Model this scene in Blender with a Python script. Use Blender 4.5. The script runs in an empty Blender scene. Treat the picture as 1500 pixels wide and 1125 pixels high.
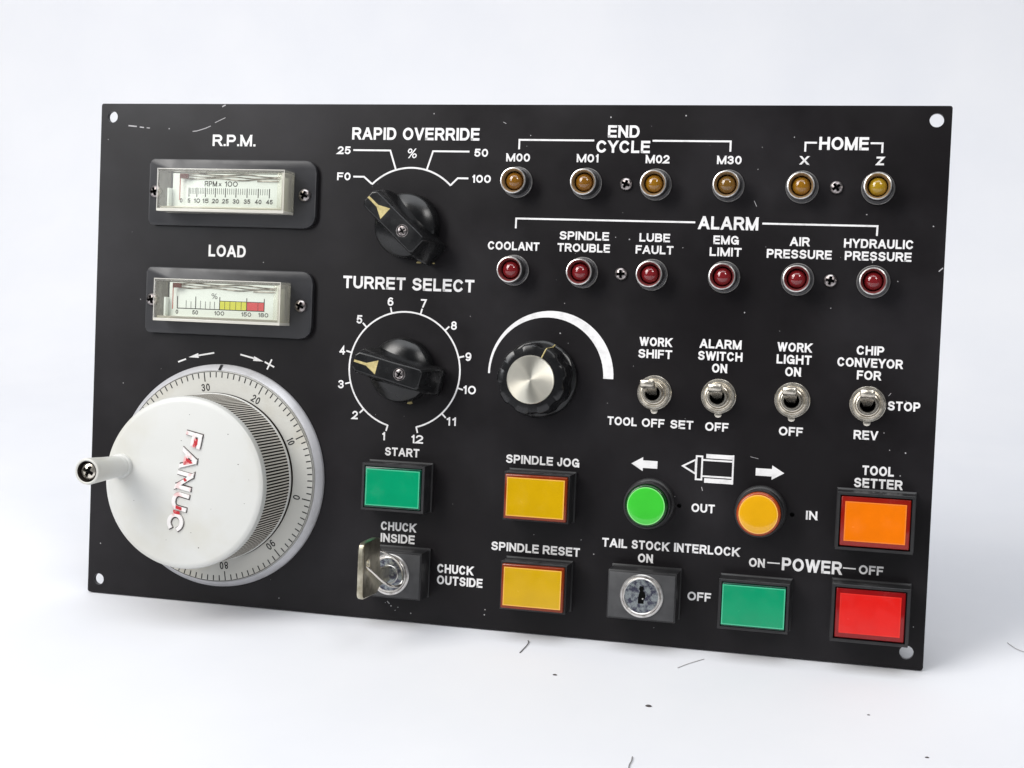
import bpy, bmesh, math, random
from mathutils import Vector, Matrix
random.seed(7)
S = bpy.context.scene
COL = S.collection
MM = 0.001

# ------------------------------------------------------------------ camera
cd = bpy.data.cameras.new("camera")
cam = bpy.data.objects.new("camera", cd); COL.objects.link(cam)
cd.sensor_width = 36.0
cd.lens = 2119.54 * 36.0 / 1500.0
cd.clip_start = 0.01; cd.clip_end = 50
ax = Vector((0.968123, 0.250475, 0.0)).normalized()
az = Vector((0.245439, -0.948660, 0.199510)).normalized()
ay = az.cross(ax).normalized(); ax = ay.cross(az).normalized()
m = Matrix((ax, ay, az)).transposed().to_4x4()
m.translation = Vector((0.144841, -0.502888, 0.202152))
cam.matrix_world = m
S.camera = cam

# ------------------------------------------------------------------ world + lamps
w = bpy.data.worlds.new("World"); S.world = w; w.use_nodes = True
bg = w.node_tree.nodes["Background"]
bg.inputs[0].default_value = (0.86, 0.93, 1.0, 1); bg.inputs[1].default_value = 0.11

def area(name, loc, target, sx, sy, power, color):
    l = bpy.data.lights.new(name, 'AREA'); l.shape = 'RECTANGLE'; l.size = sx; l.size_y = sy
    l.energy = power; l.color = color
    o = bpy.data.objects.new(name, l); COL.objects.link(o)
    o.location = loc
    o.rotation_euler = (Vector(target) - Vector(loc)).to_track_quat('-Z', 'Y').to_euler()
    return o
area("key_softbox", (-0.78, -0.80, 1.05), (0, 0, 0.08), 0.7, 0.7, 17.0, (1.0, 0.975, 0.945))
area("side_softbox", (0.75, -0.85, 1.05), (0, 0, 0.08), 0.35, 0.35, 4.0, (1.0, 0.98, 0.96))
area("overhead_softbox", (0.0, -0.3, 1.5), (0.0, 0.0, 0.0), 1.5, 1.0, 14.2, (0.94, 0.965, 1.0))
area("gloss_fill", (-0.95, -1.15, 0.62), (-0.05, 0, 0.15), 0.45, 0.45, 4.0, (0.93, 0.96, 1.0))  # added fill with no real window behind it, for gloss at panel's upper left

vs = S.view_settings
vs.view_transform = 'Standard'; vs.look = 'None'; vs.exposure = 0.0; vs.gamma = 1.0
vs.use_curve_mapping = False

# ------------------------------------------------------------------ materials
def mat(name, color, rough=0.5, metal=0.0, spec=0.5, **kw):
    mt = bpy.data.materials.new(name); mt.use_nodes = True
    b = mt.node_tree.nodes["Principled BSDF"]
    b.inputs["Base Color"].default_value = (*color, 1)
    b.inputs["Roughness"].default_value = rough
    b.inputs["Metallic"].default_value = metal
    b.inputs["Specular IOR Level"].default_value = spec
    for k, v in kw.items():
        b.inputs[k.replace("_", " ")].default_value = v
    return mt
def noise_mix(mt, c0, c1, scale, lo, hi, detail=4, inp="Base Color", coord="Object", rough=0.55):
    nt = mt.node_tree; b = nt.nodes["Principled BSDF"]
    tc = nt.nodes.new("ShaderNodeTexCoord"); n = nt.nodes.new("ShaderNodeTexNoise")
    n.inputs["Scale"].default_value = scale; n.inputs["Detail"].default_value = detail
    n.inputs["Roughness"].default_value = rough
    r = nt.nodes.new("ShaderNodeValToRGB")
    r.color_ramp.elements[0].position = lo; r.color_ramp.elements[1].position = hi
    if not isinstance(c0, tuple): c0 = (c0,) * 3; c1 = (c1,) * 3
    r.color_ramp.elements[0].color = (*c0, 1); r.color_ramp.elements[1].color = (*c1, 1)
    nt.links.new(tc.outputs[coord], n.inputs["Vector"]); nt.links.new(n.outputs["Fac"], r.inputs[0])
    nt.links.new(r.outputs[0], b.inputs[inp])
    return r
def bump(mt, scale, strength, dist=0.0002):
    nt = mt.node_tree; b = nt.nodes["Principled BSDF"]
    tc = nt.nodes.new("ShaderNodeTexCoord"); n = nt.nodes.new("ShaderNodeTexNoise")
    n.inputs["Scale"].default_value = scale; n.inputs["Detail"].default_value = 5
    bp = nt.nodes.new("ShaderNodeBump"); bp.inputs["Strength"].default_value = strength
    bp.inputs["Distance"].default_value = dist
    nt.links.new(tc.outputs["Object"], n.inputs["Vector"]); nt.links.new(n.outputs["Fac"], bp.inputs["Height"])
    nt.links.new(bp.outputs[0], b.inputs["Normal"])

M = {}
M['panel'] = mat("black_panel_paint", (0.016, 0.0145, 0.0155), 0.40, spec=0.26)
noise_mix(M['panel'], (0.0068, 0.0056, 0.0065), (0.026, 0.024, 0.027), 13.0, 0.46, 0.86, 7)
noise_mix(M['panel'], 0.30, 0.44, 28.0, 0.3, 0.7, 6, "Roughness")
bump(M['panel'], 900.0, 0.06)
M['print'] = mat("white_screen_print", (0.80, 0.79, 0.79), 0.6, spec=0.2)
noise_mix(M['print'], (0.68, 0.67, 0.67), (0.82, 0.81, 0.81), 300.0, 0.30, 0.5, 3)
M['dust'] = mat("paint_chips", (0.42, 0.41, 0.42), 0.7, spec=0.2)
M['black'] = mat("black_plastic", (0.006, 0.006, 0.0065), 0.25, spec=0.5)
noise_mix(M['black'], 0.16, 0.34, 120.0, 0.3, 0.7, 5, "Roughness")
M['blackmat'] = mat("black_housing_plastic", (0.020, 0.020, 0.021), 0.42, spec=0.5)
noise_mix(M['blackmat'], (0.011, 0.011, 0.012), (0.022, 0.021, 0.022), 150.0, 0.35, 0.7, 5)
M['grey'] = mat("dark_grey_plate", (0.045, 0.045, 0.047), 0.5, spec=0.5)
noise_mix(M['grey'], (0.036, 0.036, 0.038), (0.058, 0.058, 0.06), 200.0, 0.3, 0.7, 5)
M['flange'] = mat("meter_flange_plastic", (0.026, 0.026, 0.029), 0.38, spec=0.5)
noise_mix(M['flange'], 0.3, 0.5, 90.0, 0.3, 0.7, 5, "Roughness")
M['void'] = mat("dark_recess", (0.004, 0.004, 0.004), 0.9, spec=0.05)
M['nickel'] = mat("worn_nickel", (0.62, 0.58, 0.52), 0.27, 0.9)
noise_mix(M['nickel'], (0.42, 0.38, 0.31), (0.80, 0.75, 0.66), 420.0, 0.3, 0.6, 5)
M['chrome'] = mat("chrome_bezel", (0.68, 0.66, 0.64), 0.28, 0.85)
noise_mix(M['chrome'], (0.42, 0.40, 0.38), (0.74, 0.72, 0.70), 500.0, 0.28, 0.55, 4)
M['screw'] = mat("dark_zinc_screw", (0.36, 0.33, 0.32), 0.3, 1.0)
noise_mix(M['screw'], (0.12, 0.10, 0.10), (0.50, 0.46, 0.45), 700.0, 0.3, 0.65, 4)
M['barrel'] = mat('dark_steel_barrel', (0.22, 0.215, 0.22), 0.3, 0.95)
M['recess'] = mat("bezel_cone", (0.55, 0.50, 0.44), 0.35, 0.9)
def lens(name, c):
    mt = mat(name, c, 0.06, 0.0, 0.6, IOR=1.5)
    mt.node_tree.nodes["Principled BSDF"].inputs["Transmission Weight"].default_value = 0.6
    mt.node_tree.nodes["Principled BSDF"].inputs["Coat Weight"].default_value = 0.6
    return mt
M['amber'] = lens("amber_led", (0.50, 0.205, 0.012))
M['amberlight'] = lens("bright_amber_led", (0.85, 0.52, 0.02))
M['amberdim'] = lens("dim_amber_led", (0.40, 0.20, 0.03))
M['amberwarm'] = lens("warm_amber_led", (0.62, 0.28, 0.010))
M['red_led'] = lens("red_led", (0.42, 0.02, 0.028))
M['amberreflcone'] = mat("amber_reflection_cone", (0.36, 0.24, 0.12), 0.4, 0.3)  # chrome cone with the amber lens's reflection painted into its colour
M['redreflcone'] = mat("red_reflection_cone", (0.24, 0.05, 0.05), 0.4, 0.3)  # same chrome cone, red lens reflection painted in
M['cream'] = mat("cream_wheel_enamel", (0.66, 0.665, 0.63), 0.42, spec=0.45)
noise_mix(M['cream'], (0.545, 0.53, 0.465), (0.605, 0.608, 0.585), 26.0, 0.27, 0.50, 6)
M['dialplate'] = mat("dial_plate_enamel", (0.66, 0.65, 0.60), 0.4, spec=0.45)
noise_mix(M['dialplate'], (0.50, 0.47, 0.39), (0.60, 0.595, 0.555), 40.0, 0.28, 0.52, 5)
M['alu'] = mat("satin_aluminium_ring", (0.62, 0.62, 0.64), 0.4, 0.25)
noise_mix(M['alu'], (0.55, 0.55, 0.57), (0.63, 0.63, 0.655), 200.0, 0.28, 0.5, 5)
M['knurl'] = mat("knurl_ridge", (0.58, 0.55, 0.49), 0.5, spec=0.4)
M['grime_shade'] = mat("groove_grime_and_shade", (0.020, 0.016, 0.013), 0.8, spec=0.1)  # dirt in the knurl grooves, plus shadow painted into the drum's base gap
M['ink'] = mat("black_ink", (0.02, 0.02, 0.022), 0.6, spec=0.2)
M['logo'] = mat("worn_red_logo", (0.7, 0.66, 0.64), 0.45)
noise_mix(M['logo'], (0.76, 0.735, 0.72), (0.70, 0.46, 0.45), 260.0, 0.56, 0.68, 3)
M['redpaint'] = mat("red_paint_remains", (0.55, 0.02, 0.03), 0.5)
noise_mix(M['redpaint'], (0.46, 0.012, 0.02), (0.72, 0.40, 0.39), 520.0, 0.50, 0.60, 3)
M['outline'] = mat("logo_shade_and_specks", (0.06, 0.045, 0.042), 0.7)  # shadow painted round the letters; also the real grime specks on the wheel
M['spun'] = mat("spun_aluminium", (0.86, 0.82, 0.70), 0.30, 0.9)
nt = M['spun'].node_tree; b = nt.nodes["Principled BSDF"]
b.inputs["Anisotropic"].default_value = 0.9
tg = nt.nodes.new("ShaderNodeTangent"); tg.direction_type = 'RADIAL'; tg.axis = 'Z'
nt.links.new(tg.outputs[0], b.inputs["Tangent"])
M['gold'] = mat("faded_yellow_paint", (0.60, 0.50, 0.22), 0.6)
noise_mix(M['gold'], (0.34, 0.27, 0.10), (0.54, 0.45, 0.20), 500.0, 0.35, 0.6, 4)
M['white'] = mat("white_plastic", (0.72, 0.73, 0.72), 0.5)
M['scale'] = mat("scale_card", (0.80, 0.86, 0.845), 0.6, spec=0.3)
M['needle'] = mat("red_needle", (0.42, 0.05, 0.03), 0.5)
M['flag'] = mat("brown_flag", (0.10, 0.016, 0.012), 0.5)
M['yel'] = mat("scale_yellow", (0.62, 0.62, 0.06), 0.6)
M['redb'] = mat("scale_red", (0.60, 0.06, 0.07), 0.6)
M['movement'] = mat("meter_movement", (0.26, 0.22, 0.19), 0.4, 0.4)
noise_mix(M['movement'], (0.10, 0.085, 0.07), (0.55, 0.52, 0.48), 260.0, 0.35, 0.62, 4)
def clear(name, tint, dif, fac):
    mt = bpy.data.materials.new(name); mt.use_nodes = True; nt = mt.node_tree; nt.nodes.clear()
    out = nt.nodes.new("ShaderNodeOutputMaterial")
    tr = nt.nodes.new("ShaderNodeBsdfTransparent"); tr.inputs[0].default_value = (*tint, 1)
    gl = nt.nodes.new("ShaderNodeBsdfGlossy"); gl.inputs["Roughness"].default_value = 0.04
    df = nt.nodes.new("ShaderNodeBsdfDiffuse"); df.inputs[0].default_value = (*dif, 1)
    fr = nt.nodes.new("ShaderNodeFresnel"); fr.inputs[0].default_value = 1.33
    m1 = nt.nodes.new("ShaderNodeMixShader"); m1.inputs[0].default_value = fac
    m2 = nt.nodes.new("ShaderNodeMixShader")
    L = nt.links.new
    L(tr.outputs[0], m1.inputs[1]); L(df.outputs[0], m1.inputs[2])
    ge = nt.nodes.new("ShaderNodeNewGeometry"); mu = nt.nodes.new("ShaderNodeMath"); mu.operation = 'SUBTRACT'; mu.use_clamp = True
    L(fr.outputs[0], mu.inputs[0]); L(ge.outputs["Backfacing"], mu.inputs[1])
    L(mu.outputs[0], m2.inputs[0]); L(m1.outputs[0], m2.inputs[1]); L(gl.outputs[0], m2.inputs[2])
    L(m2.outputs[0], out.inputs[0])
    return mt
M['clear'] = clear("clear_acrylic", (0.97, 0.97, 0.95), (0.8, 0.79, 0.74), 0.03)
M['edge'] = clear("acrylic_edge", (0.985, 0.98, 0.95), (0.88, 0.86, 0.79), 0.12)
M['rim'] = clear("acrylic_rim", (0.95, 0.94, 0.88), (0.86, 0.84, 0.78), 0.6)
M['frost'] = clear('acrylic_frosted', (0.95, 0.94, 0.88), (0.82, 0.80, 0.72), 0.34)
def cap(name, c, rough=0.14):
    mt = mat(name, c, rough, 0.0, 0.5)
    noise_mix(mt, tuple(v*0.90 for v in c), tuple(min(1, v*1.06) for v in c), 60.0, 0.3, 0.7, 5)
    noise_mix(mt, rough*0.7, rough*2.4, 140.0, 0.42, 0.72, 7, "Roughness")
    bump(mt, 260.0, 0.035)
    return mt
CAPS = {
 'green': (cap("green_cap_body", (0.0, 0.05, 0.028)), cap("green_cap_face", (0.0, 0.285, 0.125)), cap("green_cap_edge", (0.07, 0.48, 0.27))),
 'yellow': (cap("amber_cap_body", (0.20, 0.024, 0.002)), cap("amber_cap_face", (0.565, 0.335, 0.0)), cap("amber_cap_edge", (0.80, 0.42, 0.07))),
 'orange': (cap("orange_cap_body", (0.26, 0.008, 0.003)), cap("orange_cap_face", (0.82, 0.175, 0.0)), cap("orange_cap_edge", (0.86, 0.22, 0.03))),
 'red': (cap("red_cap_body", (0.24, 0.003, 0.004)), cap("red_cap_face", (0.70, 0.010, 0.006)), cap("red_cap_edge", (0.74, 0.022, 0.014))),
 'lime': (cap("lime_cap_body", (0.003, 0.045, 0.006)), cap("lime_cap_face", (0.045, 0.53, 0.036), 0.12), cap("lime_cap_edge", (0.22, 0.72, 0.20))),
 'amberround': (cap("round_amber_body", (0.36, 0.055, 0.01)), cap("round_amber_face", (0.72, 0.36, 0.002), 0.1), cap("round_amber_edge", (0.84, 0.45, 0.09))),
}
for k_ in ('lime', 'amberround'):
    CAPS[k_][1].node_tree.nodes["Principled BSDF"].inputs["Coat Weight"].default_value = 0.5
M['lockface'] = mat("mottled_lock_face", (0.5, 0.52, 0.55), 0.25, 0.9)
noise_mix(M['lockface'], (0.09, 0.09, 0.13), (0.36, 0.39, 0.40), 620.0, 0.40, 0.56, 3)
M['keymetal'] = mat("brass_nickel_key", (0.50, 0.46, 0.36), 0.32, 1.0)
noise_mix(M['keymetal'], (0.30, 0.27, 0.19), (0.62, 0.58, 0.47), 240.0, 0.3, 0.6, 5)
M['wire'] = mat("bright_wire", (0.80, 0.76, 0.70), 0.2, 1.0)

# ------------------------------------------------------------------ mesh helpers (millimetres)
class MB:
    def __init__(self): self.bm = bmesh.new()
    def box(self, x0, x1, y0, y1, z0, z1, bev=0.0, mi=0, seg=2, top=None):
        t = bmesh.new()
        c = [(x0,y0,z0),(x1,y0,z0),(x1,y1,z0),(x0,y1,z0),(x0,y0,z1),(x1,y0,z1),(x1,y1,z1),(x0,y1,z1)]
        if top:
            d = top; c[4:] = [(x0+d,y0+d,z1),(x1-d,y0+d,z1),(x1-d,y1-d,z1),(x0+d,y1-d,z1)]
        v = [t.verts.new(p) for p in c]
        for f in ((3,2,1,0),(4,5,6,7),(0,1,5,4),(1,2,6,5),(2,3,7,6),(3,0,4,7)):
            t.faces.new([v[i] for i in f])
        if bev: bmesh.ops.bevel(t, geom=list(t.edges), offset=bev, segments=seg, affect='EDGES', profile=0.5)
        self.merge(t, mi)
    def merge(self, t, mi=0, mtx=None):
        if mtx is not None: bmesh.ops.transform(t, matrix=mtx, verts=t.verts)
        mp = {v: self.bm.verts.new(v.co) for v in t.verts}
        for f in t.faces:
            try: nf = self.bm.faces.new([mp[v] for v in f.verts])
            except ValueError: continue
            nf.material_index = mi if mi is not None else f.material_index
        t.free()
    def lathe(self, prof, n=48, c=(0,0), mi=0, a0=0.0):
        """prof: (r,z[,mi]) from bottom/outside to top/inside; mi of a segment = that of its 2nd point"""
        rings = []
        for p in prof:
            r, z = p[0], p[1]
            if r < 1e-6: rings.append([self.bm.verts.new((c[0], c[1], z))])
            else: rings.append([self.bm.verts.new((c[0]+r*math.cos(a0+2*math.pi*i/n), c[1]+r*math.sin(a0+2*math.pi*i/n), z)) for i in range(n)])
        for k in range(len(prof)-1):
            A, B = rings[k], rings[k+1]
            mm = prof[k+1][2] if len(prof[k+1]) > 2 else mi
            for i in range(n):
                j = (i+1) % n
                if len(A) == 1 and len(B) == 1: continue
                if len(B) == 1: f = self.bm.faces.new((A[i], A[j], B[0]))
                elif len(A) == 1: f = self.bm.faces.new((A[0], B[j], B[i]))
                else: f = self.bm.faces.new((A[i], A[j], B[j], B[i]))
                f.material_index = mm
    def flat(self, poly, z, mi=0):
        v = [self.bm.verts.new((x, y, z)) for x, y in poly]
        a = sum(poly[i][0]*poly[(i+1)%len(poly)][1]-poly[(i+1)%len(poly)][0]*poly[i][1] for i in range(len(poly)))
        if a < 0: v.reverse()
        f = self.bm.faces.new(v); f.material_index = mi
    def prism(self, poly, z0, z1, bev=0.0, mi=0, scale_top=1.0, mtx=None, seg=2):
        t = bmesh.new()
        a = sum(poly[i][0]*poly[(i+1)%len(poly)][1]-poly[(i+1)%len(poly)][0]*poly[i][1] for i in range(len(poly)))
        if a < 0: poly = poly[::-1]
        lo = [t.verts.new((x, y, z0)) for x, y in poly]
        hi = [t.verts.new((x*scale_top, y*scale_top, z1)) for x, y in poly]
        t.faces.new(lo[::-1]); t.faces.new(hi)
        n = len(poly)
        for i in range(n): t.faces.new((lo[i], lo[(i+1)%n], hi[(i+1)%n], hi[i]))
        if bev: bmesh.ops.bevel(t, geom=list(t.edges), offset=bev, segments=seg, affect='EDGES', profile=0.5)
        self.merge(t, mi, mtx)
    def strip(self, pts, wd, z, mi=0, closed=False, clipy=None, capend=False):
        P = [Vector((p[0], p[1])) for p in pts]
        n = len(P)
        if capend and not closed:
            P[0] = P[0] - (P[1]-P[0]).normalized()*wd/2; P[-1] = P[-1] + (P[-1]-P[-2]).normalized()*wd/2
        L, R = [], []
        for i in range(n):
            if closed: d0 = (P[i]-P[i-1]).normalized(); d1 = (P[(i+1)%n]-P[i]).normalized()
            else:
                d0 = (P[i]-P[i-1]).normalized() if i else (P[1]-P[0]).normalized()
                d1 = (P[i+1]-P[i]).normalized() if i < n-1 else d0
            n0 = Vector((-d0.y, d0.x)); n1 = Vector((-d1.y, d1.x))
            mv = (n0+n1)
            if mv.length < 1e-6: mv = n0
            mv.normalize(); k = wd/2/max(0.35, mv.dot(n0))
            a, bb = P[i]+mv*k, P[i]-mv*k
            if clipy and not closed and i in (0, n-1) and abs(d0.y) > 0.3:
                d = d0 if i == n-1 else d1
                yt = clipy[0] if abs(P[i].y-clipy[0]) < abs(P[i].y-clipy[1]) else clipy[1]
                if abs(P[i].y-yt) < wd*0.75:
                    a = a + d*((yt-a.y)/d.y); bb = bb + d*((yt-bb.y)/d.y)
            L.append(self.bm.verts.new((a.x, a.y, z))); R.append(self.bm.verts.new((bb.x, bb.y, z)))
        rng = range(n) if closed else range(n-1)
        for i in rng:
            j = (i+1) % n
            f = self.bm.faces.new((R[i], R[j], L[j], L[i])); f.material_index = mi
    def tube(self, pts, r, n=10, mi=0, closed=False):
        P = [Vector(p) for p in pts]; N = len(P); rings = []
        up = Vector((0.13, 0.31, 0.94))
        for i in range(N):
            if closed: d = P[(i+1)%N]-P[i-1]
            else: d = P[min(i+1, N-1)]-P[max(i-1, 0)]
            d.normalize(); a = d.cross(up).normalized(); bq = d.cross(a)
            rr = r(i/(N-1)) if callable(r) else r
            rings.append([self.bm.verts.new(P[i]+a*rr*math.cos(2*math.pi*k/n)+bq*rr*math.sin(2*math.pi*k/n)) for k in range(n)])
        for i in (range(N) if closed else range(N-1)):
            A, B = rings[i], rings[(i+1)%N]
            for k in range(n):
                f = self.bm.faces.new((A[k], B[k], B[(k+1)%n], A[(k+1)%n])); f.material_index = mi
        if not closed:
            for q in (rings[0], rings[-1][::-1]):
                f = self.bm.faces.new(q); f.material_index = mi
    def build(self, name, mats, parent=None, loc=(0,0,0), rot=(0,0,0), smooth=35, recalc=True):
        bm = self.bm
        if recalc: bmesh.ops.recalc_face_normals(bm, faces=bm.faces)
        bmesh.ops.scale(bm, vec=(MM, MM, MM), verts=bm.verts)
        me = bpy.data.meshes.new(name); bm.to_mesh(me); bm.free()
        for q in (mats if isinstance(mats, (list, tuple)) else [mats]): me.materials.append(q)
        if smooth:
            for p in me.polygons: p.use_smooth = True
            me.set_sharp_from_angle(angle=math.radians(smooth))
        o = bpy.data.objects.new(name, me); COL.objects.link(o)
        if parent: o.parent = parent
        o.location = Vector(loc)*MM; o.rotation_euler = rot
        return o

def copy_tree(o, parent=None):
    c = o.copy(); COL.objects.link(c)
    if parent: c.parent = parent
    for ch in list(o.children): copy_tree(ch, c)
    return c
def put(o, x, y, z=0): o.location = Vector((x, y, z))*MM

# ------------------------------------------------------------------ monoline sign lettering
def el(cx, cy, rx, ry, a0, a1, n=14):
    return [(cx+rx*math.cos(math.radians(a0+(a1-a0)*i/n)), cy+ry*math.sin(math.radians(a0+(a1-a0)*i/n))) for i in range(n+1)]
def bowl(x, y1, y0, rx, st=0.0):
    c = (y0+y1)/2; ry = (y1-y0)/2
    return [(st, y1), (x, y1)] + el(x, c, rx, ry, 90, -90, 10)[1:-1] + [(x, y0), (st, y0)]
def ring(cx, cy, rx, ry, n=24): return ('c', el(cx, cy, rx, ry, 0, 360-360/n, n-1))
GL = {
 'A': (.95, [[(0,0),(.46,1)], [(.54,1),(1,0)], ('b', [(.2,.3),(.8,.3)])]),
 'B': (.86, [[(0,0),(0,1)], bowl(.62,1,.53,.32), bowl(.64,.53,0,.36)]),
 'C': (.93, [el(.5,.5,.5,.5,42,318,22)]),
 'D': (.90, [[(0,0),(0,1)], bowl(.5,1,0,.5)]),
 'E': (.80, [[(0,0),(0,1)], [(0,1),(1,1)], [(0,.53),(.92,.53)], [(0,0),(1,0)]]),
 'F': (.74, [[(0,0),(0,1)], [(0,1),(1,1)], [(0,.50),(.88,.50)]]),
 'G': (.96, [el(.5,.5,.5,.5,42,335,22), [(1,0),(1,.44),(.58,.44)]]),
 'H': (.90, [[(0,0),(0,1)], [(1,0),(1,1)], [(0,.52),(1,.52)]]),
 'I': (0, [[(0,0),(0,1)]]),
 'J': (.66, [[(1,1),(1,.32)] + el(.5,.32,.5,.32,0,-180,12)[1:]]),
 'K': (.90, [[(0,0),(0,1)], [(1,1),(.02,.36)], [(.36,.6),(1,0)]]),
 'L': (.72, [[(0,1),(0,0),(1,0)]]),
 'M': (1.06, [[(0,0),(0,1)], [(1,0),(1,1)], [(.02,1),(.47,0)], [(.53,0),(.98,1)]]),
 'N': (.88, [[(0,0),(0,1)], [(1,0),(1,1)], [(.03,1),(.97,0)]]),
 'O': (1.0, [ring(.5,.5,.5,.5)]),
 'P': (.82, [[(0,0),(0,1)], bowl(.62,1,.44,.38)]),
 'R': (.88, [[(0,0),(0,1)], bowl(.62,1,.47,.36), [(.6,.46),(.96,0)]]),
 'S': (.84, [el(.5,.76,.46,.24,22,270,12)+el(.5,.26,.5,.26,90,-160,14)[1:]]),
 'T': (.82, [[(0,1),(1,1)], ('b', [(.5,1),(.5,-.08)])]),
 'U': (.88, [[(0,1),(0,.36)]+el(.5,.36,.5,.36,180,360,14)[1:-1]+[(1,.36),(1,1)]]),
 'V': (.88, [[(0,1),(.47,0)], [(.53,0),(1,1)]]),
 'W': (1.28, [[(0,1),(.24,0)], [(.27,0),(.48,1)], [(.52,1),(.73,0)], [(.76,0),(1,1)]]),
 'X': (.86, [[(0,1),(1,0)], [(1,1),(0,0)]]),
 'Y': (.86, [[(0,1),(.5,.42)], [(1,1),(.5,.42)], [(.5,.45),(.5,0)]]),
 'Z': (.80, [[(0,1),(1,1),(0,0),(1,0)]]),
 '0': (.74, [ring(.5,.5,.5,.5)]),
 '1': (.36, [[(1,0),(1,1)], ('b', [(.95,.93),(.0,.74)])]),
 '2': (.72, [el(.5,.71,.48,.29,165,-32,14)+[(0,.03)], [(0,0),(1,0)]]),
 '3': (.72, [el(.47,.76,.45,.24,160,-90,12), el(.47,.27,.5,.27,90,-160,14)]),
 '4': (.76, [[(.74,0),(.74,1),(0,.27)], [(0,.27),(1,.27)]]),
 '5': (.72, [[(.94,1),(.16,1),(.06,.50)], el(.47,.32,.5,.32,140,-152,14)]),
 '6': (.72, [ring(.5,.31,.5,.31), el(.56,.5,.56,.5,58,188,12)]),
 '7': (.70, [[(0,1),(1,1),(.36,0)]]),
 '8': (.72, [ring(.5,.76,.42,.24), ring(.5,.27,.5,.27)]),
 '9': (.72, [ring(.5,.69,.5,.31), el(.44,.5,.56,.5,238,368,12)]),
 '%': (1.1, [ring(.2,.78,.2,.22,14), ring(.8,.22,.2,.22,14), [(.78,1),(.22,0)]]),
 'x': (.55, [[(0,.6),(1,0)], [(1,.6),(0,0)]]),
 '.': (0, [('b', [(0,-.06),(0,.10)])]),
 '-': (.5, [[(0,.45),(1,.45)]]),
}
def text(mb, s, cx, cy, width, cap, z, t=0.185, rot=0.0, mi=0, slant=0.0, gap=None):
    """letters of cap height `cap`, squeezed to `width`; t = stroke weight / cap"""
    gap = gap if gap is not None else 0.13
    adv = []; X = 0.0
    for ch in s:
        if ch == ' ': X += 0.5; continue
        gw = GL[ch][0]; gw = max(gw, t) if gw else t
        adv.append((ch, X, gw)); X += gw + (gap if ch != '.' else gap*0.6)
    tot = X - gap
    k = width/tot if width else cap
    ca, sa = math.cos(rot), math.sin(rot)
    tw = t*cap
    n = 0
    for ch, x0, gw in adv:
        for st in GL[ch][1]:
            closed = False; butt = False
            if isinstance(st, tuple): closed = st[0] == 'c'; butt = st[0] == 'b'; st = st[1]
            pts = []
            for (px, py) in st:
                lx = x0*k + tw/2 + px*max(0.0, gw*k - tw) - width/2 if width else x0*k + tw/2 + px*max(0.0, gw*k-tw) - tot*k/2
                ly = tw/2 + py*(cap-tw) - cap/2
                pts.append((lx + slant*ly, ly))
            sub = MB() if False else None
            nv = len(mb.bm.verts)
            mb.strip(pts, tw, z + 0.006*(n % 3), mi, closed, (-cap/2, cap/2), capend=(not closed and not butt))
            mb.bm.verts.ensure_lookup_table()
            for v in mb.bm.verts[nv:]:
                x, y = v.co.x, v.co.y
                v.co.x = cx + x*ca - y*sa; v.co.y = cy + x*sa + y*ca
            n += 1

# ------------------------------------------------------------------ backdrop (seamless white sweep)
def sweep():
    bm = bmesh.new()
    prof = [(-900, 0)] + [(-900+1250*i/20, 0) for i in range(1, 21)]
    R = 260.0
    prof += [(350+R*math.sin(a), R-R*math.cos(a)) for a in [math.pi/2*i/14 for i in range(1, 15)]]
    prof += [(610, R+1100*i/8) for i in range(1, 9)]
    xs = [-1500+3000*i/24 for i in range(25)]
    g = [[bm.verts.new((x, y, z)) for x in xs] for y, z in prof]
    for j in range(len(prof)-1):
        for i in range(24): bm.faces.new((g[j][i], g[j][i+1], g[j+1][i+1], g[j+1][i]))
    q = MB(); q.bm.free(); q.bm = bm
    mt = mat("white_backdrop_card", (0.80, 0.80, 0.81), 0.65, spec=0.25)
    noise_mix(mt, (0.695, 0.705, 0.74), (0.735, 0.74, 0.765), 9.0, 0.3, 0.65, 6)
    o = q.build("backdrop", mt, recalc=False, smooth=60)
    o["kind"] = "structure"
    return o
sweep()

# ------------------------------------------------------------------ control panel
LEAN = math.radians(9.455)
PW, PH, PT = 330.0, 198.7, 2.0
panel = bpy.data.objects.new("control_panel", None); COL.objects.link(panel)
panel.location = (0, 0, PT*MM*math.sin(LEAN)+0.0002)
panel.rotation_euler = (math.pi/2-LEAN, 0, 0)
panel["label"] = "black machine control panel with white lettering, dials, lamps, switches and coloured buttons"
panel["category"] = "control panel"

# faceplate with four corner holes and two pilot holes
HOLES = [(-160.05,193.4,2.3), (-160.2,5.45,2.3), (159.9,193.7,2.45), (159.1,5.85,2.45), (76.0,52.3,0.85), (116.9,52.0,0.85)]
def faceplate():
    bm = bmesh.new()
    def loop(pts):
        v = [bm.verts.new((x, y, 0)) for x, y in pts]
        for i in range(len(v)): bm.edges.new((v[i], v[(i+1) % len(v)]))
    r = 0.9
    pts = []
    for cx, cy, a in ((PW/2-r, PH-r, 0), (-PW/2+r, PH-r, 90), (-PW/2+r, r, 180), (PW/2-r, r, 270)):
        pts += el(cx, cy, r, r, a, a+90, 5)
    loop(pts)
    for x, y, rr in HOLES: loop(el(x, y, rr, rr, 0, 345, 23))
    bmesh.ops.triangle_fill(bm, use_beauty=True, use_dissolve=False, edges=bm.edges[:])
    for f in bm.faces:
        if f.normal.z < 0: f.normal_flip()
    ret = bmesh.ops.extrude_face_region(bm, geom=bm.faces[:])
    vs_ = [v for v in ret['geom'] if isinstance(v, bmesh.types.BMVert)]
    bmesh.ops.translate(bm, vec=(0, 0, -PT), verts=vs_)
    for f in bm.faces:
        c = f.calc_center_median()
    q = MB(); q.bm.free(); q.bm = bm
    return q.build("faceplate", [M['panel']], panel, smooth=30)
faceplate()

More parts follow.
